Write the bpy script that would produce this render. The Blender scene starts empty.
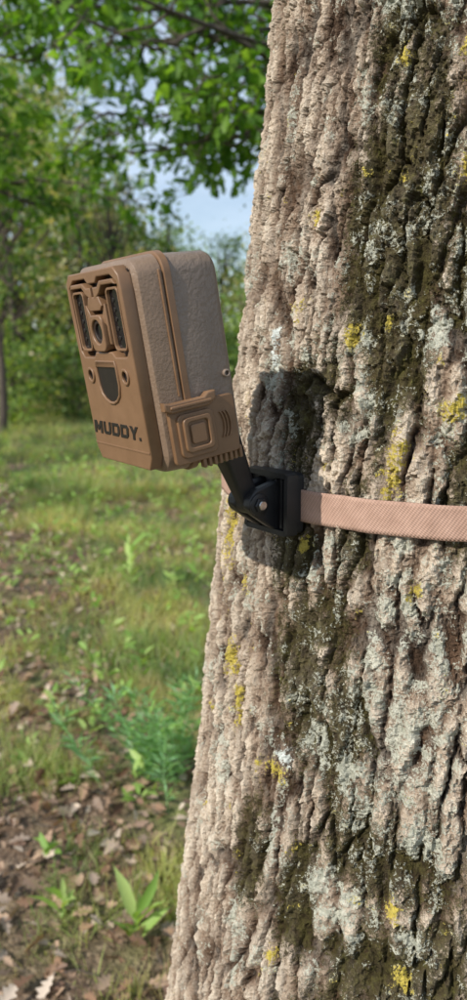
import bpy, math, numpy as np
from mathutils import Vector, Matrix, Euler
rng=np.random.default_rng(7)
sc=bpy.context.scene
COL=sc.collection

# ---------------------------------------------------------------- helpers
def link(o,parent=None):
    COL.objects.link(o)
    if parent is not None: o.parent=parent
    return o
def empty(name,mat=None):
    e=bpy.data.objects.new(name,None); e.empty_display_size=.05
    COL.objects.link(e)
    if mat is not None: e.matrix_world=mat
    return e
def fast_mesh(name,V,F,mat,smooth=True,parent=None):
    """V (n,3)  F (m,k) uniform polygon size"""
    me=bpy.data.meshes.new(name); V=np.asarray(V,dtype=np.float32); F=np.asarray(F,dtype=np.int32)
    m,k=F.shape
    me.vertices.add(len(V)); me.vertices.foreach_set('co',V.ravel())
    me.loops.add(m*k); me.loops.foreach_set('vertex_index',F.ravel())
    me.polygons.add(m); me.polygons.foreach_set('loop_start',np.arange(0,m*k,k,dtype=np.int32))
    me.polygons.foreach_set('use_smooth',np.full(m,smooth))
    me.update(calc_edges=True)
    if mat: me.materials.append(mat)
    return link(bpy.data.objects.new(name,me),parent)
def py_mesh(name,V,F,mat,parent=None,sharp=35):
    me=bpy.data.meshes.new(name); me.from_pydata([tuple(v) for v in V],[],F); me.update()
    import bmesh
    bm=bmesh.new(); bm.from_mesh(me); bmesh.ops.recalc_face_normals(bm,faces=bm.faces); bm.to_mesh(me); bm.free()
    me.polygons.foreach_set('use_smooth',[True]*len(me.polygons))
    me.set_sharp_from_angle(angle=math.radians(sharp))
    if mat: me.materials.append(mat)
    return link(bpy.data.objects.new(name,me),parent)

# noise (numpy)
def h2(ix,iy,s=0):
    a=(ix.astype(np.int64)*73856093)^(iy.astype(np.int64)*19349663)^(s*83492791+12345)
    a=(a^(a>>13))*1274126177; a=(a^(a>>16))&0x7fffffff
    a=(a*1103515245+12345)&0x7fffffff; a=a^(a>>11)
    return (a&0xfffff)/float(0x100000)
def perlin(x,y,s=0):
    ix=np.floor(x);iy=np.floor(y);fx=x-ix;fy=y-iy
    u=fx*fx*fx*(fx*(fx*6-15)+10);v=fy*fy*fy*(fy*(fy*6-15)+10)
    def g(i,j):
        a=h2(ix+i,iy+j,s)*2*np.pi
        return np.cos(a)*(fx-i)+np.sin(a)*(fy-j)
    return 1.4*((g(0,0)*(1-u)+g(1,0)*u)*(1-v)+(g(0,1)*(1-u)+g(1,1)*u)*v)
def fbm(x,y,o=4,s=0):
    r=0;a=.5;
    for i in range(o):
        r=r+a*perlin(x,y,s+i*7); x=x*2.03+3.1;y=y*2.03+1.7;a*=.5
    return r
def voro(x,y,s=0):
    ix=np.floor(x);iy=np.floor(y)
    F1=np.full(x.shape,9.);F2=np.full(x.shape,9.);C=np.zeros(x.shape);DX=np.zeros(x.shape)
    for i in (-1,0,1):
        for j in (-1,0,1):
            cx=ix+i+h2(ix+i,iy+j,s+1)*.9;cy=iy+j+h2(ix+i,iy+j,s+2)*.9
            d=np.hypot(cx-x,cy-y); m=d<F1
            F2=np.where(m,F1,np.minimum(F2,d)); C=np.where(m,h2(ix+i,iy+j,s+3),C); DX=np.where(m,y-cy,DX)
            F1=np.where(m,d,F1)
    return F1,F2,C,DX
def ss(a,b,x):
    t=np.clip((x-a)/(b-a),0,1); return t*t*(3-2*t)
def terr(x,step,sharp=.25):
    q=x/step; f=np.floor(q); return (f+ss(.5-sharp,.5+sharp,q-f))*step

# materials
def newmat(name):
    m=bpy.data.materials.new(name); m.use_nodes=True; nt=m.node_tree
    return m,nt,nt.nodes['Principled BSDF']
def N(nt,t,**k):
    n=nt.nodes.new(t)
    for a,b in k.items(): setattr(n,a,b)
    return n
def ramp(nt,stops,src):
    r=N(nt,'ShaderNodeValToRGB'); e=r.color_ramp.elements
    while len(e)<len(stops): e.new(.5)
    for i,(p,c) in enumerate(stops):
        e[i].position=p; e[i].color=(*c,1)
    nt.links.new(src,r.inputs[0]); return r.outputs[0]
def noise(nt,scale,detail=4,rough=.6,coord='Object',vscale=None):
    tc=N(nt,'ShaderNodeTexCoord'); n=N(nt,'ShaderNodeTexNoise')
    n.inputs['Scale'].default_value=scale;n.inputs['Detail'].default_value=detail;n.inputs['Roughness'].default_value=rough
    if vscale:
        mp=N(nt,'ShaderNodeMapping'); mp.inputs['Scale'].default_value=vscale
        nt.links.new(tc.outputs[coord],mp.inputs[0]); nt.links.new(mp.outputs[0],n.inputs[0])
    else: nt.links.new(tc.outputs[coord],n.inputs[0])
    return n.outputs[0]
def math_(nt,op,a,b_):
    m=N(nt,'ShaderNodeMath',operation=op)
    for i,v in enumerate((a,b_)):
        if isinstance(v,bpy.types.NodeSocket): nt.links.new(v,m.inputs[i])
        else: m.inputs[i].default_value=v
    return m.outputs[0]
def mix(nt,f,a,b,bt='MIX'):
    m=N(nt,'ShaderNodeMix',data_type='RGBA',blend_type=bt)
    for s,v in ((0,f),(6,a),(7,b)):
        if isinstance(v,bpy.types.NodeSocket): nt.links.new(v,m.inputs[s])
        elif s==0: m.inputs[0].default_value=v
        else: m.inputs[s].default_value=(*v,1)
    return m.outputs[2]
def bump(nt,h,strength,dist,bsdf):
    b=N(nt,'ShaderNodeBump'); b.inputs['Strength'].default_value=strength; b.inputs['Distance'].default_value=dist
    nt.links.new(h,b.inputs['Height']); nt.links.new(b.outputs[0],bsdf.inputs['Normal'])

def leaf_mat(name,cols,transl=.45,rough=.5,patch=None):
    m,nt,b=newmat(name)
    g=N(nt,'ShaderNodeNewGeometry')
    st=[(i/(len(cols)-1),c) for i,c in enumerate(cols)]
    c=ramp(nt,st,g.outputs['Random Per Island'])
    if patch:
        for sc_,lo,hi,col,amt in patch:
            c=mix(nt,ramp(nt,[(lo,(0,0,0)),(hi,(amt,)*3)],noise(nt,sc_,2,.6)),c,col)
    nt.links.new(c,b.inputs['Base Color']); b.inputs['Roughness'].default_value=rough
    b.inputs['Specular IOR Level'].default_value=.3
    t=N(nt,'ShaderNodeBsdfTranslucent'); 
    c2=mix(nt,1.0,c,(1.6,1.5,.5),'MULTIPLY'); nt.links.new(c2,t.inputs[0])
    ms=N(nt,'ShaderNodeMixShader'); ms.inputs[0].default_value=transl
    nt.links.new(b.outputs[0],ms.inputs[1]);nt.links.new(t.outputs[0],ms.inputs[2])
    nt.links.new(ms.outputs[0],nt.nodes['Material Output'].inputs[0])
    return m
def plastic(name,col,col2,rough=.5,bs=900,bd=.0002,bstr=.5,scale=60):
    m,nt,b=newmat(name)
    n1=noise(nt,scale,4,.6)
    c=ramp(nt,[(.3,col),(.7,col2)],n1)
    nt.links.new(c,b.inputs['Base Color'])
    r=ramp(nt,[(.3,(rough*.85,)*3),(.7,(min(1,rough*1.2),)*3)],noise(nt,35,3))
    nt.links.new(r,b.inputs['Roughness'])
    if bstr: bump(nt,noise(nt,bs,3,.6),bstr,bd,b)
    return m

# ---------------------------------------------------------------- camera
PITCH=math.radians(10.8)
cam=bpy.data.cameras.new('camera'); co=link(bpy.data.objects.new('camera',cam)); sc.camera=co
co.location=(0,0,1.4); co.rotation_euler=(math.pi/2-PITCH,0,0)
cam.sensor_fit='VERTICAL'; cam.sensor_height=36; cam.sensor_width=36; cam.lens=28.26
cam.clip_start=.02; cam.clip_end=1500
cam.dof.use_dof=True; cam.dof.focus_distance=.56; cam.dof.aperture_fstop=7.6

# ---------------------------------------------------------------- light
az=(-.77,-.64); EL=math.radians(36)
L=Vector((-az[0]*math.cos(EL),-az[1]*math.cos(EL),-math.sin(EL)))
sun=bpy.data.lights.new('sun','SUN'); sun.energy=5.0; sun.angle=math.radians(.6); sun.color=(1,.93,.82)
so=link(bpy.data.objects.new('sun',sun)); so.rotation_euler=L.to_track_quat('-Z','Y').to_euler()
w=bpy.data.worlds.new('World'); sc.world=w; w.use_nodes=True; nt=w.node_tree
bg=nt.nodes['Background']; bg.inputs[1].default_value=.135
sky=N(nt,'ShaderNodeTexSky',sky_type='NISHITA'); sky.sun_disc=False
sky.sun_elevation=EL; sky.sun_rotation=math.atan2(az[0],az[1]); sky.dust_density=.6
cl=noise(nt,2.6,6,.6,'Generated',(1,1,2.5))
cf=ramp(nt,[(.38,(.20,.20,.20)),(.62,(.80,.80,.80))],cl)
nt.links.new(mix(nt,cf,sky.outputs[0],(6.2,7.2,8.6)),bg.inputs[0])
sc.view_settings.view_transform='Standard'; sc.view_settings.look='None'; sc.view_settings.exposure=0

# ---------------------------------------------------------------- main trunk
CX,CY=.237,.765; PHI0=math.atan2(-CY,-CX)
ztab=[-.3,0,.2,.45,.69,.85,1.0,1.13,1.255,1.37,1.5,1.735,2.2,4,7,12]
rtab=[.46,.395,.34,.300,.277,.268,.259,.254,.247,.241,.233,.222,.213,.18,.13,.04]
zr=np.concatenate([np.linspace(-.3,.60,60,endpoint=False),np.arange(.60,1.80,.00145),np.linspace(1.80,3,150)[1:],np.linspace(3,12,100)[1:]])
al=math.radians(100)
tf=np.arange(-al,al,.00140/.25); tcx=np.linspace(al,2*math.pi-al,60,endpoint=False)
th=np.concatenate([tf,tcx])
T,Z=np.meshgrid(th,zr)
R0=np.interp(Z,ztab,rtab)
U=T*.25
u1=U+.009*perlin(U*8,Z*5,11)+.0042*perlin(U*46,Z*24,12)+.0022*perlin(U*150,Z*110,13)+.0010*perlin(U*420,Z*330,17)
z1=Z+.014*perlin(U*26,Z*16,14)+.006*perlin(U*110,Z*80,15)+.0025*perlin(U*380,Z*300,16)
F1,F2,C1,D1=voro(u1/.0160,z1/.085,21); wdt=.38*(.40+1.2*np.clip(.5+perlin(U*22,Z*9,22),0,1))
V1=np.clip((F2-F1-.01)/wdt,0,1)**.8
V1=1-(1-V1)*(.50+.50*ss(-.35,.15,perlin(U*45,Z*18,24)))
q1=np.abs(perlin(u1/.034,z1/.20,31)); V0=ss(.0,.17,q1)
F1,F2,C2,D2=voro(u1/.0085,z1/.0155,41); A2=np.clip((F2-F1)/.18,0,1)
F1,F2,C3,D3=voro(u1/.0036,z1/.0050,51)
fl=terr(fbm(u1*75,z1*45,4,61),.14,.10)
gr=fbm(U*330,Z*300,2,71)
H=.34*V1+.26*V0*(.3+.7*V1)+V1*(.06*A2+.24*C2)+.18*C3*(.5+.5*V1)+.34*fl+.04*C1*V1+.15*gr+.12*fbm(U*3.2,Z*2.0,3,62)-.05*D2*V1
core=H[(Z>.6)&(Z<1.8)]; lo,hi=np.percentile(core,[3,97]); Hn=np.clip((H-lo)/(hi-lo),-.1,1.1)
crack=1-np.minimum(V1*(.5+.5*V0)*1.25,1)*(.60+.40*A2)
amp=.0125
FB=.0072*fbm(U*2.5,Z*1.2,2,81)
Rr=R0+amp*(Hn-.72)+FB
Rr+=np.where(Z<.5,(.5-Z)**2*.35*np.sin(T*5+1),0)
ax=CX+.055*(Z-1.255)
ang=PHI0-T
X=ax+Rr*np.cos(ang); Y=CY+Rr*np.sin(ang)
nz,nt_=T.shape
V=np.stack([X,Y,Z],-1).reshape(-1,3)
I=np.arange(nz*nt_).reshape(nz,nt_); J=np.roll(I,-1,axis=1)
F=np.stack([I[:-1],I[1:],J[1:],J[:-1]],-1).reshape(-1,4)
rag=fbm(U*90,Z*90,4,91)
def spots(lst):
    m=np.full(T.shape,-1.)
    for ph,z,r,*e in lst:
        e=e[0] if e else 1.3
        d=np.hypot((T-math.radians(ph))*.25,(Z-z)/e)/r
        m=np.maximum(m,1-d)
    return m
yl=[(1,1.560,.034,1.6),(5,1.36,.011),(14,1.305,.011),(15,1.285,.008),(7,1.52,.009),(50,1.13,.018),(45,1.095,.013,1.8),(33,1.055,.019,.8),(58,1.245,.024,1.8),(52,1.27,.014,2),
    (20,1.60,.008),(13,1.66,.009),(3,.93,.010),(25,1.0,.008),(40,.95,.008),(17,1.20,.008),(30,1.25,.009),(8,1.23,.007),(24,1.41,.008),(-8,1.4,.03),(-20,1.2,.02),(28,.9,.008),(55,.98,.010),(36,1.5,.007),(13,1.33,.012,1.4),(62,1.20,.012,2),(48,1.20,.009),(6,.98,.010)]
yel=np.clip(.5+.5*np.maximum(spots(yl)+1.2*rag-.16,-1),0,1)
yn=fbm(U*34,Z*24,4,101)+.45*rag; yel=np.maximum(yel,np.clip(.5+1.3*(yn-.42),0,1))
pl=[(45,1.385,.022,2.0),(12,1.64,.022),(34,1.078,.014,1.0),(6,1.12,.040,1.8),(3,1.19,.03),(16,1.08,.025,1.5),(20,.98,.025),(40,1.42,.012,2),(4,1.47,.025),(28,1.58,.012),(60,1.18,.012),(38,.9,.02),(10,1.21,.03,1.6),(22,1.10,.02,2),(2,1.04,.03),(52,1.05,.012,2)]
pn=fbm(U*26,Z*18,5,111)+.75*rag; side=ss(math.radians(55),math.radians(0),T)
pale=np.maximum(np.clip(.5+.5*(spots(pl)*.9+1.3*rag-.25),0,1),np.clip(.5+.9*(pn-.27+.16*side),0,1))
whit=np.clip(.5+.5*np.maximum(spots([(31,1.070,.010,1.1),(45,1.40,.008,2.5),(12,1.655,.012)])+1.1*rag-.1,-1),0,1)
mossn=fbm(U*9,Z*2.6,4,121)+.45*rag
md=[(17,1.50,.055,3.2),(14,1.38,.040,3),(27,1.16,.045,2.2),(8,1.02,.06,1.2),(5,.93,.080,1.0),(33,1.36,.050,1.8),(33,1.24,.035,1.4),(20,1.27,.02,3),(12,.84,.07,1.5),(22,1.62,.04,2),(3,1.30,.04,2),(18,1.12,.03,2.5),(24,.95,.03,2.5),(5,1.45,.03,2),(36,.97,.03,2)]  # one entry paints the trail camera's cast shadow darker; the others are moss
moss_and_shadow=np.clip(.5+.60*(np.maximum(spots(md)*1.1,-.4)+mossn*1.3-.07),0,1)-.16*ss(.65,1,Hn)
barkmat,nt,b=newmat('bark')
def attr(n):
    a=N(nt,'ShaderNodeAttribute'); a.attribute_name=n; return a.outputs['Fac']
fine=noise(nt,420,3,.8)
midn=noise(nt,130,4,.75)
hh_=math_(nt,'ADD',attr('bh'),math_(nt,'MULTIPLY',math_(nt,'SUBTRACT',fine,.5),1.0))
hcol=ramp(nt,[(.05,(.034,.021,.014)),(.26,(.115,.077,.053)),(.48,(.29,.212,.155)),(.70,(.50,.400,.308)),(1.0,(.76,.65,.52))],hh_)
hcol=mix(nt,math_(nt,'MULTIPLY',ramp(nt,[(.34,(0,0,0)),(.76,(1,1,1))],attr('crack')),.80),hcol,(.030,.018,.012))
n1=noise(nt,30,4,.65,'Object',(1,1,.4))
hcol=mix(nt,ramp(nt,[(.43,(0,0,0)),(.68,(.70,.70,.70))],n1),hcol,(.18,.112,.072))
n3=noise(nt,60,4,.7,'Object',(1,1,.5))
hcol=mix(nt,ramp(nt,[(.45,(0,0,0)),(.7,(.45,.45,.45))],n3),hcol,(.52,.47,.40))
def thr(a,amt,lo,hi,nz_=None):
    return ramp(nt,[(lo,(0,0,0)),(hi,(1,1,1))],math_(nt,'ADD',a,math_(nt,'MULTIPLY',math_(nt,'SUBTRACT',nz_ or fine,.5),amt)))
moss_shadow_col=ramp(nt,[(.35,(.030,.022,.010)),(.6,(.072,.064,.020)),(.75,(.15,.15,.036))],midn)
c=mix(nt,math_(nt,'MULTIPLY',thr(attr('moss_and_shadow'),1.2,.46,.65),.90),hcol,moss_shadow_col)
c=mix(nt,math_(nt,'MULTIPLY',thr(attr('pale'),1.9,.57,.64),.85),c,ramp(nt,[(.3,(.36,.38,.31)),(.7,(.70,.70,.60))],midn))
c=mix(nt,thr(attr('yel'),1.8,.62,.69),c,ramp(nt,[(.3,(.38,.31,.05)),(.7,(.68,.55,.13))],midn))
c=mix(nt,thr(attr('whit'),1.2,.62,.70),c,(.70,.75,.72))
nt.links.new(c,b.inputs['Base Color']); b.inputs['Roughness'].default_value=.95; b.inputs['Specular IOR Level'].default_value=.15
bh=math_(nt,'ADD',fine,math_(nt,'MULTIPLY',midn,1.2))
bump(nt,bh,1.0,.0035,b)
oak=empty('oak_tree')
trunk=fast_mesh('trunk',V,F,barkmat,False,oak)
for nme,arr in (('bh',Hn),('crack',crack),('moss_and_shadow',moss_and_shadow),('pale',pale*ss(.05,.35,Hn)),('yel',yel*ss(.05,.4,Hn)),('whit',whit)):
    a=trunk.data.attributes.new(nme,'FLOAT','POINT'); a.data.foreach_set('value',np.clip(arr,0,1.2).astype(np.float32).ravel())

# ---------------------------------------------------------------- instancing of leaves / blades
def rotm(yaw,pitch,roll):
    cy,sy=np.cos(yaw),np.sin(yaw);cp,sp=np.cos(pitch),np.sin(pitch);cr,sr=np.cos(roll),np.sin(roll)
    z=np.zeros_like(cy);o=np.ones_like(cy)
    Rz=np.stack([cy,-sy,z,sy,cy,z,z,z,o],-1).reshape(-1,3,3)
    Rx=np.stack([o,z,z,z,cp,-sp,z,sp,cp],-1).reshape(-1,3,3)
    Ry=np.stack([cr,z,sr,z,o,z,-sr,z,cr],-1).reshape(-1,3,3)
    return Rz@Rx@Ry
def scatter(name,tv,tf,pos,R,S,mat,parent=None,smooth=True):
    tv=np.asarray(tv,float);tf=np.asarray(tf); n=len(pos);k=len(tv)
    S=np.asarray(S,float); S=S[:,None,None] if S.ndim==1 else S[:,None,:]
    P=np.einsum('nij,nkj->nki',R,tv[None]*S)+pos[:,None,:]
    FF=(tf[None]+(np.arange(n)*k)[:,None,None]).reshape(-1,tf.shape[1])
    return fast_mesh(name,P.reshape(-1,3),FF,mat,smooth,parent)
def oak_leaf():
    st=[(0,.0,.012),(.12,.0,.012),(.2,.0,.13),(.32,.03,.07),(.42,0,.26),(.53,.03,.11),(.66,0,.30),(.75,.03,.13),(.87,0,.18),(1.0,0,.01)]
    v=[];f=[]
    for i,(y,_,wd) in enumerate(st):
        zc=-.25*(y-.45)**2
        v+= [(0,y,zc),(-wd,y+ (.05 if wd>.12 else 0),zc+wd*.25),(wd,y+(.05 if wd>.12 else 0),zc+wd*.25)]
    for i in range(len(st)-1):
        a=3*i;b_=a+3
        f+=[(a,a+1,b_+1,b_),(a,b_,b_+2,a+2)]
    return np.array(v),np.array(f)
OLV,OLF=oak_leaf()
QLV=np.array([(0,0,0),(-.33,.5,.08),(0,1,-.08),(.33,.5,.08)]);QLF=np.array([(0,1,2),(0,2,3)])

leafA=leaf_mat('oak_leaf_green',[(.045,.12,.02),(.09,.22,.03),(.20,.36,.06),(.09,.20,.035)],.6)
leafF=leaf_mat('far_leaf_green',[(.13,.23,.06),(.21,.33,.09),(.33,.43,.15),(.17,.28,.08)],.5)
leafD=leaf_mat('far_leaf_dark',[(.05,.10,.035),(.09,.16,.045),(.15,.23,.075)],.45)
leafP=leaf_mat('far_leaf_pale',[(.24,.27,.14),(.36,.41,.20),(.44,.38,.26),(.31,.37,.17)],.45)
twm,nt,b=newmat('limb_bark'); b.inputs['Roughness'].default_value=.9
nt.links.new(ramp(nt,[(.3,(.045,.035,.028)),(.7,(.13,.105,.085))],noise(nt,22,3,.7,'Object',(1,1,.3))),b.inputs['Base Color'])
bump(nt,noise(nt,40,3,.7,'Object',(1,1,.3)),.8,.02,b)

class Tubes:
    def __init__(s): s.V=[];s.F=[];s.n=0
    def add(s,pts,rad,sides=6):
        pts=np.asarray(pts,float);rad=np.asarray(rad,float)
        d=np.gradient(pts,axis=0); d/=np.linalg.norm(d,axis=1)[:,None]+1e-9
        up=np.array([0,0,1.]) if abs(d[0,2])<.9 else np.array([1.,0,0])
        a=np.cross(d,up);a/=np.linalg.norm(a,axis=1)[:,None];b=np.cross(d,a)
        t=np.arange(sides)*2*np.pi/sides
        ring=pts[:,None]+rad[:,None,None]*(np.cos(t)[None,:,None]*a[:,None]+np.sin(t)[None,:,None]*b[:,None])
        s.V.append(ring.reshape(-1,3)); n=len(pts)
        I=np.arange(n*sides).reshape(n,sides)+s.n;J=np.roll(I,-1,1)
        s.F.append(np.stack([I[:-1],J[:-1],J[1:],I[1:]],-1).reshape(-1,4)); s.n+=n*sides
    def build(s,name,mat,parent): return fast_mesh(name,np.concatenate(s.V),np.concatenate(s.F),mat,True,parent)
def curve_pts(p0,p1,n,wob,sag,r):
    t=np.linspace(0,1,n)[:,None]; p=p0+(p1-p0)*t
    p=p+r.normal(0,wob,(n,3))*np.minimum(1,t*3); p[:,2]+=(sag*(4*t*(1-t)))[:,0]; p[0]=p0
    return p
def limb_with_leaves(tb,LP,LD,p0,p1,r0,r,nsub=12,leafn=6,sublen=.8,start=.25):
    p0=np.array(p0,float);p1=np.array(p1,float); n=9; Ln=np.linalg.norm(p1-p0)
    pts=curve_pts(p0,p1,n,Ln*.02,Ln*.05,r); tb.add(pts,np.linspace(r0,r0*.25,n),6)
    for i in range(nsub):
        t=start+(1-start)*(i+r.random())/nsub; k=min(int(t*(n-1)),n-2);f=t*(n-1)-k
        q=pts[k]*(1-f)+pts[k+1]*f; d=(p1-p0)/Ln
        e=d*.55+r.normal(0,.55,3); e[2]=e[2]*.6-.05; e/=np.linalg.norm(e)
        sl=sublen*(.5+.7*r.random())*(1.1-.4*t); q1=q+e*sl
        sp=curve_pts(q,q1,5,sl*.04,0,r); tb.add(sp,np.linspace(r0*.28,r0*.08,5)+.001,4)
        for j in range(7):
            s=.2+.8*(j+r.random())/7; kk=min(int(s*4),3);ff=s*4-kk
            a=sp[kk]*(1-ff)+sp[kk+1]*ff; dd=e*.6+r.normal(0,.6,3); dd[2]-=.15; dd/=np.linalg.norm(dd)
            tl=.10+.22*r.random(); a1=a+dd*tl; tb.add([a,(a+a1)/2+r.normal(0,.01,3),a1],[.0035,.0025,.0015],3)
            for m in range(leafn):
                g=.35+.65*r.random() if m else 1.; LP.append(a*(1-g)+a1*g)
                v=dd+r.normal(0,.75,3); v[2]-=.25; LD.append(v)
def leaves_from_dirs(name,LP,LD,size,mat,parent,r,tv=OLV,tf=OLF):
    LP=np.array(LP);LD=np.array(LD); LD/=np.linalg.norm(LD,axis=1)[:,None]
    yaw=np.arctan2(-LD[:,0],LD[:,1]); pit=np.arcsin(np.clip(LD[:,2],-1,1))
    R=rotm(yaw,pit,r.normal(0,.6,len(LP))); S=size*(.65+.7*r.random(len(LP)))
    return scatter(name,tv,tf,LP,R,S,mat,parent)

r=np.random.default_rng(3); tb=Tubes();LP=[];LD=[]
for i in range(14):
    a=i*2.4; z=4.6+i*.45; l=3.0-.12*i; x=CX+.055*(z-1.255)
    limb_with_leaves(tb,LP,LD,(x,CY,z),(x+l*math.cos(a),CY+l*math.sin(a),z+1.3),.06,r,8,3,.9,.3)
tb.build('limbs',twm,oak); leaves_from_dirs('crown_leaves',LP,LD,.17,leafA,oak,r,QLV,QLF)

def big_oak(pos,h,rad,limbs,seed,extra=10,size=.13,leafn=6,near=True):
    r=np.random.default_rng(seed); e=empty('oak_tree'); tb=Tubes();LP=[];LD=[]
    p=np.array([*pos,0.]); n=14; t=np.linspace(0,1,n)
    pts=p+np.stack([.25*np.sin(t*3+seed),.25*np.cos(t*2.3+seed)-.25*math.cos(seed),t*h],-1); pts[0,2]=-.1
    tb.add(pts,rad*(1-.8*t)+rad*.5*np.exp(-t*25),12)
    def at(z): 
        k=np.interp(z,pts[:,2],np.arange(n)); k0=int(min(k,n-2)); return pts[k0]*(1-(k-k0))+pts[k0+1]*(k-k0)
    for z0,end,ns in limbs: limb_with_leaves(tb,LP,LD,at(z0),end,.035,r,ns,leafn)
    if LP: leaves_from_dirs('leaves',LP,LD,size,leafA,e,r)
    LP=[];LD=[]
    for i in range(extra):
        z=h*.5+h*.42*i/extra; a=i*2.4+seed; l=h*.3*(1-.4*i/extra); q=at(z)
        limb_with_leaves(tb,LP,LD,q,q+np.array([l*math.cos(a),l*math.sin(a),l*.45]),.05,r,8,3,.9)
    leaves_from_dirs('crown_leaves',LP,LD,size*1.2,leafA,e,r,QLV,QLF)
    tb.build('trunk_and_limbs',twm,e)
    return e
big_oak((2.0,7.0),9,.17,[
  (2.9,(-.6,4.6,3.35),11),(3.1,(-1.3,5.2,3.9),12),(3.3,(-2.2,6.0,4.0),14),(2.7,(-.2,5.4,2.75),9),(3.2,(-.1,5.0,3.1),8),(3.0,(-.9,4.8,3.25),10),
  (3.4,(-1.6,6.8,3.9),12),(3.6,(-.9,6.2,4.3),12),(3.8,(-2.6,6.6,4.7),12),(3.0,(.1,6.3,3.0),8),(2.9,(-.9,7.4,3.5),10),(3.3,(-1.9,5.0,3.55),12),
  (2.7,(-.75,6.6,2.95),10),(2.8,(-.5,5.6,2.95),9),(3.1,(-1.5,7.6,3.4),10)],11,extra=7,size=.110,leafn=5)
big_oak((-4.2,8.6),10,.2,[
  (3.4,(-1.5,6.2,3.6),12),(3.0,(-2.0,7.4,3.3),8),(3.8,(-.6,7.2,4.3),14),(4.2,(-1.2,8.0,4.9),12),(3.6,(-1.9,5.6,3.7),10),(2.6,(-2.0,8.2,2.9),8),(2.9,(-1.3,8.6,3.0),8)],5,extra=6,size=.12,leafn=5)
big_oak((-10.4,.8),8,.2,[],17,extra=8,leafn=3)  # these unseen oaks are added to throw dappled shade on the ground
big_oak((-9.6,5.6),8,.2,[],29,extra=6,leafn=3)
big_oak((-17,11),10,.22,[],23,extra=8,leafn=3)

# ---------------------------------------------------------------- distant trees
def far_tree(pos,h,cr,n,seed,mat,base=.25,ls=.22,rad=.13,name='deciduous_tree'):
    r=np.random.default_rng(seed); e=empty(name); tb=Tubes()
    p=np.array([*pos,0.]);t=np.linspace(0,1,9)
    pts=p+np.stack([h*.03*np.sin(t*4+seed),h*.02*np.cos(t*3+seed),t*h*.93-.05],-1); tb.add(pts,rad*(1-.85*t),8)
    nc=int(26+cr*8); P=[]
    for i in range(nc):
        z=base+(1-base)*r.random(); prof=math.sin(math.pi*min(1,(z-base)/(1-base)*.85+.12))**.7
        a=r.random()*6.28; d=cr*prof*(.35+.75*r.random()); k=min(int(z*.85*8),7)
        c=pts[k]+np.array([d*math.cos(a),d*math.sin(a),0]); c[2]=z*h
        tb.add([pts[k],(pts[k]+c)/2+[0,0,.05*h/4],c],[rad*.3,rad*.2,.01],4)
        m=int(n/nc*(.4+1.2*r.random())); s=cr*.20*(.6+.8*r.random())
        P.append(c+r.normal(0,1,(m,3))*[s,s,s*.55])
    P=np.concatenate(P);P[:,2]=np.abs(P[:,2]);m=len(P)
    scatter('leaves',QLV,QLF,P,rotm(r.random(m)*6.28,r.normal(-.2,.6,m),r.normal(0,.6,m)),ls*(.6+.8*r.random(m)),mat,e)
    tb.build('trunk_and_limbs',twm,e)
far=[((-8.2,24),12,3.4,4600,leafP,.12),((-6.0,17.5),9,2.2,2600,leafF,.3),((-11.5,31),14,4,4000,leafF,.1),((-8.0,36),13,3.5,3400,leafP,.1),
 ((-5.0,31),7.4,2.6,3000,leafP,.12),((-3.2,38),7.0,2.8,2800,leafF,.08),((-.8,42),6.8,2.8,2800,leafD,.05),((1.8,36),6.2,2.8,2400,leafP,.05),((5,33),10,3.4,2400,leafD,.1),
 ((-14,26),13,4,2400,leafF,.1),((-17,36),15,4.5,2400,leafD,.1),((9,30),12,4,2200,leafF,.1),((14,26),12,4,2000,leafD,.1),((-4.7,16.5),5.8,1.6,2200,leafP,.1),((-2.0,14),4.3,.9,500,leafD,.5),
 ((-5.9,22),9.5,2.2,2400,leafF,.3),((-3.8,26),5.4,1.8,1900,leafD,.2),((-7.0,28),11,2.6,2800,leafD,.2),((-4.8,24),7.0,1.8,1800,leafP,.3),((-3.4,21),4.8,1.4,1500,leafP,.15),
 ((-4.0,13.2),5.2,1.3,1300,leafD,.42),((-3.3,18.5),6.2,1.1,900,leafF,.4),((-2.4,30),6.4,1.8,1500,leafD,.15)]
for i,(p,h,cr,n,m,bs) in enumerate(far): far_tree(p,h,cr,n,100+i,m,bs,.2 if p[1]>20 else .13,.08 if p[1]<20 else .16)
for i,(p,h,cr,n,m) in enumerate([((-4.4,14.5),1.9,1.0,1500,leafF),((-3.2,16.2),1.5,.9,1200,leafD),((-5.4,16.5),2.3,1.2,1500,leafD),((-2.0,18.0),1.7,1.1,1300,leafF),((-.6,19.5),1.9,1.2,1300,leafD),((-6.6,15.5),2.2,1.2,1200,leafF)]):
    far_tree(p,h,cr,n,200+i,m,.06,.11,.03,'shrub')
r=np.random.default_rng(77)
for nm_,mt,cnt,zz0 in (('undergrowth',leafF,130,.45),('undergrowth',leafD,110,.6)):
    P=[]
    for i in range(cnt):
        y=(17 if mt is leafF else 20)+r.random()*26; x=-y*.75+r.random()*y*1.4; m=int(120+r.random()*100); s=.6+.5*r.random()
        P.append(np.array([x,y,zz0+r.random()*1.4])+r.normal(0,1,(m,3))*[s,s,s*.6])
    P=np.concatenate(P);P[:,2]=np.abs(P[:,2]);m=len(P)
    scatter(nm_,QLV,QLF,P,rotm(r.random(m)*6.28,r.normal(-.2,.7,m),r.normal(0,.7,m)),.20*(.6+.8*r.random(m)),mt)
P=[]
for i in range(360):
    y=60+r.random()*30; x=-y*1.3+r.random()*y*2.6; m=60
    zc=1+r.random()*5.6
    P.append(np.array([x,y,zc])+r.normal(0,1,(m,3))*[1.6,1.6,1.2])
P=np.concatenate(P);P[:,2]=np.abs(P[:,2]);m=len(P)
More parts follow.
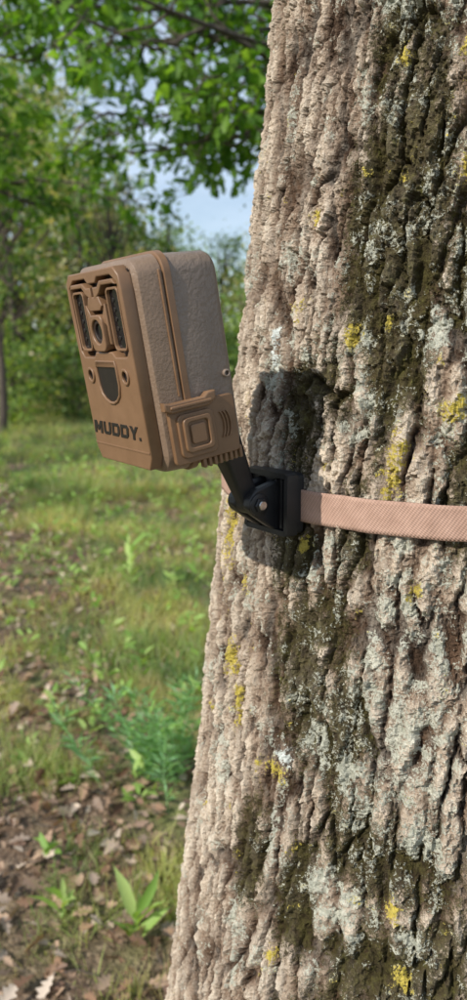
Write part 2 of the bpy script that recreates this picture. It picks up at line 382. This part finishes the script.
scatter('distant_forest',QLV,QLF,P,rotm(r.random(m)*6.28,r.normal(-.2,.7,m),r.normal(0,.7,m)),.9*(.6+.8*r.random(m)),leafF)

# ---------------------------------------------------------------- ground
gx=np.concatenate([-np.geomspace(400,9,30),np.linspace(-8.7,8.7,150),np.geomspace(9,400,30)])
gy=np.concatenate([-np.geomspace(300,3.2,20),np.linspace(-3,14,160),np.geomspace(14.4,700,40)])
GX,GY=np.meshgrid(gx,gy)
def gz(x,y): return .05*perlin(x*.7,y*.7,201)*np.exp(-(np.hypot(x,y)/25)**2)+.012*fbm(x*4,y*4,3,205)*np.exp(-(np.hypot(x,y)/12)**2)
GZ=gz(GX,GY); ny,nx=GX.shape; I=np.arange(ny*nx).reshape(ny,nx)
gm,nt,b=newmat('woodland_soil')
pat=noise(nt,.8,4,.65)
fine=ramp(nt,[(.3,(.040,.025,.016)),(.5,(.14,.09,.056)),(.7,(.40,.30,.21))],noise(nt,45,4,.85))
grn=ramp(nt,[(.3,(.08,.10,.03)),(.7,(.27,.31,.10))],noise(nt,14,4,.75))
nt.links.new(mix(nt,ramp(nt,[(.47,(0,0,0)),(.60,(1,1,1))],pat),fine,grn),b.inputs['Base Color'])
b.inputs['Roughness'].default_value=.95; bump(nt,noise(nt,30,4,.7),.9,.04,b)
fast_mesh('ground',np.stack([GX,GY,GZ],-1).reshape(-1,3),np.stack([I[:-1,:-1],I[:-1,1:],I[1:,1:],I[1:,:-1]],-1).reshape(-1,4),gm)

def wedge(n,y0,y1,r,wide=.25):
    u=r.random(n); y=np.sqrt(y0**2+u*(y1**2-y0**2)) 
    k=int(n*wide); x=np.empty(n); x[:k]=(r.random(k)*1.7-.95)*y[:k]; x[k:]=(r.random(n-k)*.50-.38)*y[k:]+ (r.random(n-k)-.5)*.4
    return x,y
BV=np.array([(-.5,0,0),(.5,0,0),(-.38,.08,.5),(.38,.08,.5),(0,.34,1.0)]);BF=np.array([(0,1,3),(0,3,2),(2,3,4)])
gmat=leaf_mat('grass_blade',[(.16,.27,.07),(.24,.37,.10),(.36,.46,.17),(.54,.50,.28),(.19,.31,.09)],.45,.5,
   patch=[(.9,.45,.60,(.58,.56,.24),.8),(1.5,.50,.60,(.09,.20,.09),.75),(4.5,.53,.64,(.46,.38,.23),.65)])
P_=[];S_=[];r=np.random.default_rng(55)
for n,y0,y1,h,wd in ((36000,1.15,3.2,.070,.0026),(56000,3.0,8,.11,.0048),(44000,7.5,18,.14,.011),(32000,17,45,.18,.03)):
    x,y=wedge(n,y0,y1,r); dn=fbm(x*1.1,y*1.1,3,301)+.8*fbm(x*4,y*4,2,305)
    near=np.interp(y,[1.2,1.9,2.4,3.2,5,9],[.26,.22,.14,.0,-.08,-.25]); k=(dn+r.normal(0,.12,n))>near
    k&=np.hypot(x+.24,(y-1.62))>.10
    x=x[k];y=y[k];m=len(x); P_.append(np.stack([x,y,gz(x,y)-.004],-1))
    hh=h*(.4+1.0*r.random(m)**1.5)*(1+1.7*np.clip(dn[k],-.5,.8)); S_.append(np.stack([wd*(.6+.8*r.random(m)),hh,hh],-1))
P_=np.concatenate(P_);S_=np.concatenate(S_);m=len(P_)
scatter('grass',BV,BF,P_,rotm(r.random(m)*6.28,r.normal(-.25,.5,m),r.normal(0,.35,m)),S_,gmat)
lit=leaf_mat('fallen_leaf',[(.12,.065,.04),(.27,.165,.105),(.48,.34,.24),(.19,.11,.075),(.62,.52,.43),(.14,.085,.055)],.15,.7)
x,y=wedge(19000,1.1,9,r); k=r.random(19000)<np.interp(y,[1,2.6,3.6,9],[1,1,.55,.3]); x=x[k];y=y[k];m=len(x)
CLV=OLV.copy(); CLV[:,2]+= .9*OLV[:,0]**2+.22*(OLV[:,1]-.5)**2
scatter('fallen_leaves',CLV,OLF,np.stack([x,y,gz(x,y)+.004+.022*r.random(m)],-1),rotm(r.random(m)*6.28,r.normal(0,.45,m),r.normal(0,.55,m)),.025+.045*r.random(m),lit)
# fallen twigs
tb=Tubes(); tx,ty=wedge(260,1.2,6,r)
for a,c in zip(tx,ty):
    q=r.random()*6.28; l=.05+.16*r.random(); g=float(gz(np.array([a]),np.array([c]))[0])+.008
    tb.add([(a,c,g),(a+l*.5*math.cos(q),c+l*.5*math.sin(q),g+.008),(a+l*math.cos(q+.2),c+l*math.sin(q+.2),g+.002)],[.002,.0018,.001],4)
tb.build('fallen_twigs',twm,None)
herb=leaf_mat('herb_leaf',[(.20,.36,.08),(.29,.46,.12),(.40,.53,.19)],.4)
P=[];D=[]
x,y=wedge(900,1.9,12,r)
for a,c in zip(x,y):
    hz=.03+.16*r.random()
    for j in range(7):
        q=r.random()*6.28; P.append((a+r.normal(0,.015),c+r.normal(0,.015),.02+hz*r.random())); D.append((math.cos(q),math.sin(q),.3+.6*r.random()))
LLV=np.array([(0,0,0),(-.10,.3,.05),(0,.3,0),(.10,.3,.05),(-.09,.65,.03),(0,.65,-.02),(.09,.65,.03),(0,1,-.12)])
LLF=np.array([(0,2,1),(0,3,2),(1,2,5),(1,5,4),(2,3,6),(2,6,5),(4,5,7),(5,6,7)])
leaves_from_dirs('low_herbs',P,D,.055,herb,None,r,LLV*[1.7,1,1],LLF)
def leafy(name,pos,n,size,seed,spread=.6,h=.08,wd=1.):
    r=np.random.default_rng(seed); e=empty(name); P=[];D=[]; tb=Tubes()
    base=np.array([pos[0],pos[1],0.]); top=base+[.01,.01,h]; tb.add([base,(base+top)/2+[.005,0,0],top],[.004,.003,.002],5)
    for j in range(n):
        q=j*2.4+r.random(); P.append(base*(1-j/n)+top*j/n+[0,0,.015]); D.append((spread*math.cos(q),spread*math.sin(q),.8+.4*r.random()))
    leaves_from_dirs('leaves',P,D,size,herb,e,r,LLV*[wd,1,1],LLF); tb.build('stem',herb,e)
leafy('broadleaf_plant',(-.24,1.64),9,.105,3,.8,.07,1.15); leafy('broadleaf_plant',(-.43,1.72),5,.08,4,.8,.06,1.2); leafy('broadleaf_plant',(-.62,4.5),10,.13,6,.9,.28,1.3)
nm=leaf_mat('needle_blue_green',[(.24,.46,.26),(.34,.58,.36),(.44,.66,.44)],.5)
r=np.random.default_rng(8); e=empty('feathery_seedling'); tb=Tubes();P=[];D=[]
for s in range(17):
    b0=np.array([-.27+r.normal(0,.08),2.38+r.normal(0,.07),0]); tp=b0+[r.normal(0,.12),r.normal(0,.08),.16+.22*r.random()]
    pts=curve_pts(b0,tp,6,.006,0,r); tb.add(pts,np.linspace(.0016,.0008,6),4)
    for j in range(50):
        t=.15+.85*r.random(); k=min(int(t*5),4);f=t*5-k; P.append(pts[k]*(1-f)+pts[k+1]*f); q=r.random()*6.28; D.append((math.cos(q),math.sin(q),.4+.6*r.random()))
leaves_from_dirs('needles',P,D,.06,nm,e,r,QLV*[.06,1,1],QLF); tb.build('stems',nm,e)

# ---------------------------------------------------------------- trail camera
brown=plastic('brown_plastic',(.165,.092,.048),(.205,.117,.063),.40,1100,.00016,.5)
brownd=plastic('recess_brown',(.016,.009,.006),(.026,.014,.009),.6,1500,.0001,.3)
grey=plastic('textured_back_plastic',(.190,.145,.115),(.238,.184,.148),.38,320,.0010,.9,70)
brows=plastic('textured_cover_plastic',(.180,.123,.084),(.220,.153,.108),.40,450,.0006,.8,70)
black=plastic('black_plastic',(.010,.010,.012),(.018,.018,.020),.42,900,.0002,.5)
blackg,nt,b=newmat('dark_glass'); b.inputs['Base Color'].default_value=(.006,.006,.008,1); b.inputs['Roughness'].default_value=.08
pir,nt,b=newmat('sensor_window'); b.inputs['Roughness'].default_value=.45
nt.links.new(ramp(nt,[(.3,(.008,.006,.005)),(.7,(.016,.011,.008))],noise(nt,200)),b.inputs['Base Color'])
inkm,nt,b=newmat('lettering_ink'); b.inputs['Roughness'].default_value=.45
nt.links.new(ramp(nt,[(.3,(.008,.007,.006)),(.7,(.016,.013,.011))],noise(nt,300)),b.inputs['Base Color'])
steel,nt,b=newmat('screw_steel'); b.inputs['Metallic'].default_value=1; b.inputs['Roughness'].default_value=.3
nt.links.new(ramp(nt,[(.3,(.35,.35,.36)),(.7,(.6,.6,.6))],noise(nt,400)),b.inputs['Base Color'])

M=Matrix.Translation((-.0560,.553,1.392))@Matrix.Rotation(math.radians(-57),4,'Z')@Matrix.Rotation(math.radians(10),4,'X')
tc=empty('trail_camera',M)
def rr(hx,hz,rad,n=6,cx=0,cz=0):
    p=[]
    for (sx,sz,a0) in ((1,1,0),(-1,1,90),(-1,-1,180),(1,-1,270)):
        for i in range(n+1):
            a=math.radians(a0+90*i/n); p.append((cx+sx*(hx-rad)+rad*math.cos(a),cz+sz*(hz-rad)+rad*math.sin(a)))
    return p
def loft(name,secs,mat,parent,n=7,axis='y',sharp=35):
    V=[];F=[]
    for s in secs:
        y,hx,hz,rd=s[:4]; cx,cz=(s[4],s[5]) if len(s)>4 else (0,0)
        for (a,c) in rr(hx,hz,rd,n,cx,cz): V.append((a,y,c) if axis=='y' else ((y,a,c) if axis=='x' else (a,c,y)))
    k=4*(n+1)
    for i in range(len(secs)-1):
        for j in range(k): F.append((i*k+j,i*k+(j+1)%k,(i+1)*k+(j+1)%k,(i+1)*k+j))
    F.append(tuple(range(k))); F.append(tuple((len(secs)-1)*k+j for j in range(k)))
    return py_mesh(name,V,F,mat,parent,sharp)
def plate(name,loops,y,th,bev,mat,parent,side='front',xpos=0):
    cu=bpy.data.curves.new(name,'CURVE'); cu.dimensions='2D'; cu.fill_mode='BOTH'; cu.extrude=max(th/2-bev,1e-5); cu.bevel_depth=bev; cu.bevel_resolution=2; cu.offset=-bev
    for lp in loops:
        sp=cu.splines.new('POLY'); sp.points.add(len(lp)-1)
        for i,(a,c) in enumerate(lp): sp.points[i].co=(a,c,0,1)
        sp.use_cyclic_u=True
    o=bpy.data.objects.new(name,cu); COL.objects.link(o)
    bpy.context.view_layer.update(); dg=bpy.context.evaluated_depsgraph_get()
    me=bpy.data.meshes.new_from_object(o.evaluated_get(dg)); bpy.data.objects.remove(o)
    if side=='front': me.transform(Matrix.Translation((0,y,0))@Matrix.Rotation(math.pi/2,4,'X'))
    else: me.transform(Matrix(((0,0,1,xpos),(1,0,0,y),(0,1,0,0),(0,0,0,1))))
    me.materials.clear(); me.materials.append(mat)
    me.polygons.foreach_set('use_smooth',[True]*len(me.polygons)); me.set_sharp_from_angle(angle=math.radians(40))
    me.name=name
    return link(bpy.data.objects.new(name,me),parent)
def circ(cx,cz,r_,n=28): return [(cx+r_*math.cos(2*math.pi*i/n),cz+r_*math.sin(2*math.pi*i/n)) for i in range(n)]
mm=.001
loft('front_cover',[(-.0260,.0420,.0635,.010),(-.0255,.0436,.0652,.011),(-.0235,.0462,.0685,.013),(-.0220,.0466,.0690,.013),(-.0075,.0475,.0700,.013),(-.0070,.0470,.0695,.013)],brows,tc,9)
loft('seam_rib',[(-.0068,.0480,.0705,.0135),(-.0062,.0490,.0715,.014),(-.0018,.0490,.0715,.014),(-.0012,.0480,.0705,.0135)],brown,tc,9)
loft('rear_housing',[(-.0012,.0462,.0688,.012),(-.0006,.0470,.0695,.0125),(.0300,.0457,.0680,.012),(.0335,.0445,.0665,.012),(.0360,.0410,.0630,.010)],grey,tc,9)
def mir(l): return [(-x,z) for x,z in l][::-1]
S=lambda l:[(x*mm,z*mm) for x,z in l]
cav=S([(-30,61),(-38.5,56),(-38.5,14),(-34,9.5),(-17,9.5),(-13,13),(13,13),(17,9.5),(34,9.5),(38.5,14),(38.5,56),(30,61),(10,61),(6,57.5),(-6,57.5),(-10,61)])
pirh=S([(-14,6),(14,6),(15,3),(15,-9),(13,-15),(8.6,-18.5),(3,-20.4),(-3,-20.4),(-8.6,-18.5),(-13,-15),(-15,-9),(-15,3)])
outer=S([(-36,65.5),(36,65.5),(42,60),(43.2,50),(43.2,-56),(38,-64.5),(-38,-64.5),(-43.2,-56),(-43.2,50),(-42,60)])
plate('front_plate',[outer,cav,pirh,circ(-.0275,-.003,.0036),circ(.0275,-.003,.0036)],-.0303,.0090,.0009,brown,tc)
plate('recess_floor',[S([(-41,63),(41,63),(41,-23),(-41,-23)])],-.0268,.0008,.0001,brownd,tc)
for sgn in (-1,1):
    cx=.0275*sgn
    plate('infrared_window_frame',[rr(.0092,.0200,.004,5,cx,.0335),rr(.0078,.0184,.0028,5,cx,.0335)],-.0308,.0070,.0004,brown,tc)
    plate('infrared_window',[rr(.0079,.0185,.0028,5,cx,.0335)],-.0316,.0008,.0001,blackg,tc)
    for iz in range(5):
        for ix in (-1,1):
            plate('led',[circ(cx+ix*.0035,.0215+iz*.006,.0016,10)],-.0321,.0008,.0002,pir,tc)
    f=(lambda l:l) if sgn>0 else mir
    plate('brow_rib',[f(S([(2,55),(9,55),(14,58.5),(33,58.5),(36.5,55),(33,55.5),(16,55.5),(11,51),(4,47.5),(2,47.5)]))],-.0315,.0080,.0008,brown,tc)
    plate('cheek_rib',[f(S([(9,36),(14.5,44),(15.8,44),(15.8,18),(13.5,18),(13.5,30),(9,33)]))],-.0310,.0080,.0006,brown,tc)
    plate('sensor_ring',[circ(.0275*sgn,-.003,.0056),circ(.0275*sgn,-.003,.0036)],-.0349,.0022,.0006,brown,tc)
    plate('status_lens',[circ(.0275*sgn,-.003,.0038)],-.0338,.001,.0001,blackg,tc)
plate('lens_bridge',[S([(-8,49),(8,49),(11.5,43),(8,40),(-8,40),(-11.5,43)])],-.0312,.0084,.0007,brown,tc)
plate('lens_housing',[rr(.0105,.0120,.005,6,0,.0255),circ(0,.0265,.0078)],-.0320,.0100,.0009,brown,tc)
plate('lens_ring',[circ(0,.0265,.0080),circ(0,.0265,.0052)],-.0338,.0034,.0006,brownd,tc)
plate('lens_glass',[circ(0,.0265,.0054)],-.0338,.001,.0003,blackg,tc)
rim=S([(-15.6,7.4),(15.6,7.4),(17,4),(17,-9.6),(14.6,-16.3),(9.4,-20.4),(3.2,-22.4),(-3.2,-22.4),(-9.4,-20.4),(-14.6,-16.3),(-17,-9.6),(-17,4)])
plate('motion_sensor_rim',[rim,pirh],-.0347,.0026,.0008,brown,tc)
plate('motion_sensor_window',[S([(x_*1000*1.01,z_*1000*1.01) for x_,z_ in pirh])],-.0338,.0024,.0008,pir,tc)
plate('front_lip',[S([(-42.6,-52),(42.6,-52),(42.6,-53.2),(-42.6,-53.2)])],-.0349,.0008,.0002,brown,tc)
def glyph(ch):
    q={'M':[[(0,0),(0,10),(2.8,10),(5,5.2),(7.2,10),(10,10),(10,0),(7.5,0),(7.5,6),(5.8,2.2),(4.2,2.2),(2.5,6),(2.5,0)]],
       'U':[[(0,10),(2.6,10),(2.6,3),(3.4,2.3),(6.6,2.3),(7.4,3),(7.4,10),(10,10),(10,2),(8,0),(2,0),(0,2)]],
       'D':[[(0,0),(0,10),(8,10),(10,7.8),(10,2.2),(8,0)],[(2.6,2.4),(2.6,7.6),(6.8,7.6),(7.4,7),(7.4,3),(6.8,2.4)]],
       'Y':[[(0,10),(3,10),(5,6.4),(7,10),(10,10),(6.3,4),(6.3,0),(3.7,0),(3.7,4)]],
       '.':[[(0,0),(0,2.2),(2.2,2.2),(2.2,0)]]}
    return q[ch]
x0=-41.
for ch in 'MUDDY.':
    wd=13.2 if ch!='M' else 15.
    lp=[[((x0+px*wd/10*.92+ (pz)*.22)*mm,(-45.0+pz*.92)*mm) for px,pz in l] for l in glyph(ch)]
    if ch=='.': lp=[[((x0+px*1.2)*mm,(-45.0+pz)*mm) for px,pz in l] for l in glyph(ch)]
    plate('lettering',lp,-.0350,.0005,.00005,inkm,tc); x0+=wd+.9
xs=.0475
def sp(name,loops,th,out,mat=brown,bev=.0007): return plate(name,loops,0,th,bev,mat,tc,'side',xs+out)
def rect(y0,y1,z0,z1,rd=.002): return rr((y1-y0)/2,(z1-z0)/2,rd,4,(y0+y1)/2,(z0+z1)/2)
sp('latch_base',[rect(-.021,.029,-.064,-.025,.003)],.004,.0015)
sp('latch_step',[rect(-.0165,.011,-.060,-.031,.004)],.003,.0040)
sp('latch_step',[rect(-.0135,.008,-.0565,-.0335,.0035),rect(-.0105,.005,-.0535,-.0365,.0025)],.003,.0060)
sp('latch_pad',[rect(-.0085,.003,-.0515,-.0385,.002)],.0025,.0058)
sp('latch_hook',[S([(-25,-21),(-25,-26.5),(-20,-29),(8,-29),(14,-25),(14,-20),(8,-20),(5,-22.5),(-20,-22.5)])],.006,.0040,brown,.0012)
sp('latch_lip',[rect(-.021,.010,-.0265,-.0243,.001)],.0085,.004)
for k in range(3):
    pts=[]; 
    for i in range(9):
        a=math.radians(-60+120*i/8); pts.append((.0145+.0025*k+.007*math.cos(a)*.7,-.044+.010*math.sin(a)))
    inn=[(p[0]-.0011,p[1]*1) for p in pts][::-1]
    sp('latch_chevron',[pts+inn],.0024,.0036,brown,.0003)
for k in range(8): sp('vent_fin',[rect(-.0005+.0042*k,.0018+.0042*k,-.0700,-.0615,.0007)],.005,.0003 if k<6 else -.0005,brown,.0005)
sp('side_rib',[rect(-.0100,-.0085,-.020,.060,.0007)],.0016,.0003,brown,.0004)
sp('housing_screw_boss',[circ(.029,-.012,.0026,16),circ(.029,-.012,.0014,16)],.003,-.0008,grey,.0004)
loft('rear_mount_boss',[(.035,.016,.014,.004,0,-.048),(.043,.013,.012,.004,0,-.048)],black,tc,4)

# ---------------------------------------------------------------- bracket
SZ=1.283
Bc=Vector((.0385,.6185,SZ)); 
BR=math.radians(-53)
Mb=Matrix.Translation(Bc+Vector((-.80,-.60,0))*.004)@Matrix.Rotation(BR,4,'Z')
br=empty('tree_mount_bracket',Mb)
loft('base_plate',[(-.008,.023,.021,.003),(-.006,.025,.023,.004),(.004,.026,.024,.004),(.005,.025,.023,.004)],black,br,4)
for k,zz in enumerate((-.0225,.0225)):
    loft('plate_rail',[(-.013,.024,.0020,.001,0,zz),(-.004,.0255,.0025,.001,0,zz)],black,br,3)
for xx in (-.0245,.0245): loft('strap_slot_bar',[(-.013,.0020,.0235,.001,xx,0),(-.003,.0028,.0240,.001,xx,0)],black,br,3)
for xx in (.011,.0175): loft('plate_rib',[(-.0115,.0012,.019,.001,xx,0),(-.006,.0012,.020,.001,xx,0)],black,br,3)
def prism(name,poly,x0,x1,mat,parent,bev=.0015):
    k=len(poly); V=[(x0,y,z) for y,z in poly]+[(x1,y,z) for y,z in poly]
    F=[tuple(range(k)),tuple(range(k,2*k))]+[(i,(i+1)%k,k+(i+1)%k,k+i) for i in range(k)]
    o=py_mesh(name,V,F,mat,parent,30); md=o.modifiers.new('bevel','BEVEL'); md.width=bev; md.segments=2; return o
clv=[(-.006,-.024),(-.006,.019),(-.018,.016),(-.032,.012),(-.038,.006),(-.039,-.001),(-.034,-.007),(-.018,-.018)]
prism('clevis_cheek',clv,.004,.012,black,br)
prism('clevis_cheek',clv,-.014,-.006,black,br)
prism('clevis_web',[(-.007,-.021),(-.007,.012),(-.015,.010),(-.017,-.014)],-.006,.004,black,br,.001)
def cyl_x(name,cy_,cz_,r_,x0,x1,mat,parent,n=24):
    V=[];F=[]
    for x_,k in ((x0,1.),(x1-.0006*(1 if x1>x0 else -1),1.),(x1,.86)):
        for i in range(n): a=2*math.pi*i/n; V.append((x_,cy_+r_*k*math.cos(a),cz_+r_*k*math.sin(a)))
    for s in range(2):
        for i in range(n): F.append((s*n+i,s*n+(i+1)%n,(s+1)*n+(i+1)%n,(s+1)*n+i))
    F+= [tuple(range(n)),tuple(range(2*n,3*n))]
    return py_mesh(name,V,F,mat,parent,30)
cyl_x('pivot_barrel',-.029,.001,.0088,-.016,.0138,black,br)
cyl_x('pivot_nut',-.029,.001,.0060,.0138,.0162,black,br,6)
cyl_x('pivot_screw',-.029,.001,.0036,.0162,.0178,steel,br)
p0=Mb@Vector((-.001,-.029,.001)); p1=M@Vector((0,.042,-.048))
d=(p1-p0); ln=d.length
zq=d.normalized(); xq=(Mb.to_3x3()@Vector((1,0,0))); xq=(xq-zq*xq.dot(zq)).normalized(); yq=zq.cross(xq)
Ma=Matrix((( xq.x,yq.x,zq.x,p0.x),(xq.y,yq.y,zq.y,p0.y),(xq.z,yq.z,zq.z,p0.z),(0,0,0,1)))
arm=loft('arm',[(-.004,.005,.007,.002),(0,.0055,.0080,.003),(ln*.35,.0075,.0090,.003),(ln*.7,.0100,.0100,.003),(ln+.003,.011,.012,.003)],black,br,4,'z')
arm.matrix_parent_inverse=Matrix(); arm.matrix_basis=Mb.inverted()@Ma

# ---------------------------------------------------------------- strap
stm,nt,b=newmat('webbing'); b.inputs['Roughness'].default_value=.85; b.inputs['Specular IOR Level'].default_value=.2
at1=N(nt,'ShaderNodeAttribute'); at1.attribute_name='uvw'
sep=N(nt,'ShaderNodeSeparateXYZ'); nt.links.new(at1.outputs['Vector'],sep.inputs[0])
dg1=math_(nt,'ADD',math_(nt,'MULTIPLY',sep.outputs[0],2300.),math_(nt,'MULTIPLY',sep.outputs[1],1500.))
dg2=math_(nt,'SUBTRACT',math_(nt,'MULTIPLY',sep.outputs[0],2300.),math_(nt,'MULTIPLY',sep.outputs[1],3600.))
wz_=math_(nt,'ADD',math_(nt,'MULTIPLY',math_(nt,'ADD',math_(nt,'SINE',dg1,0),math_(nt,'SINE',dg2,0)),.25),.5)
cb=ramp(nt,[(.3,(.34,.215,.165)),(.7,(.47,.31,.245))],noise(nt,60,5,.7))
nt.links.new(mix(nt,1.0,cb,ramp(nt,[(0,(.76,.76,.76)),(1,(1.12,1.12,1.12))],wz_),'MULTIPLY'),b.inputs['Base Color'])
bump(nt,wz_,.7,.0005,b)
ts=np.linspace(-math.pi,math.pi,900,endpoint=False); zs=np.linspace(-.0125,.0125,9)
TS,ZS=np.meshgrid(ts,zs)
ax=CX+.055*(SZ-1.255); Rs=np.interp(SZ,ztab,rtab)+.0048+.0012*perlin(TS*9,ZS*0,400)+.0006*perlin(TS*40,ZS*60,402)
Rs=Rs+.0072*fbm(TS*.25*2.5,(SZ+ZS*.3)*1.2,2,81)
zz=SZ+ZS-.0015*np.sin(TS*2)+.0010*perlin(TS*6,ZS*0+3,401)
def strapv(off): return np.stack([ax+(Rs+off)*np.cos(PHI0-TS),CY+(Rs+off)*np.sin(PHI0-TS),zz],-1).reshape(-1,3)
n9,n7=TS.shape; I=np.arange(n9*n7).reshape(n9,n7);J=np.roll(I,-1,1)
Fo=np.stack([I[:-1],J[:-1],J[1:],I[1:]],-1).reshape(-1,4); nn=n9*n7
e0=np.stack([I[0],I[0]+nn,J[0]+nn,J[0]],-1); e1=np.stack([I[-1],J[-1],J[-1]+nn,I[-1]+nn],-1)
st=fast_mesh('mounting_strap',np.concatenate([strapv(.0008),strapv(-.0008)]),np.concatenate([Fo,Fo[:, ::-1]+nn,e0,e1]),stm)
uv=np.stack([TS*.25,ZS,ZS*0],-1).reshape(-1,3); uv=np.concatenate([uv,uv])
a=st.data.attributes.new('uvw','FLOAT_VECTOR','POINT'); a.data.foreach_set('vector',uv.astype(np.float32).ravel())
print('verts',sum(len(m.vertices) for m in bpy.data.meshes))
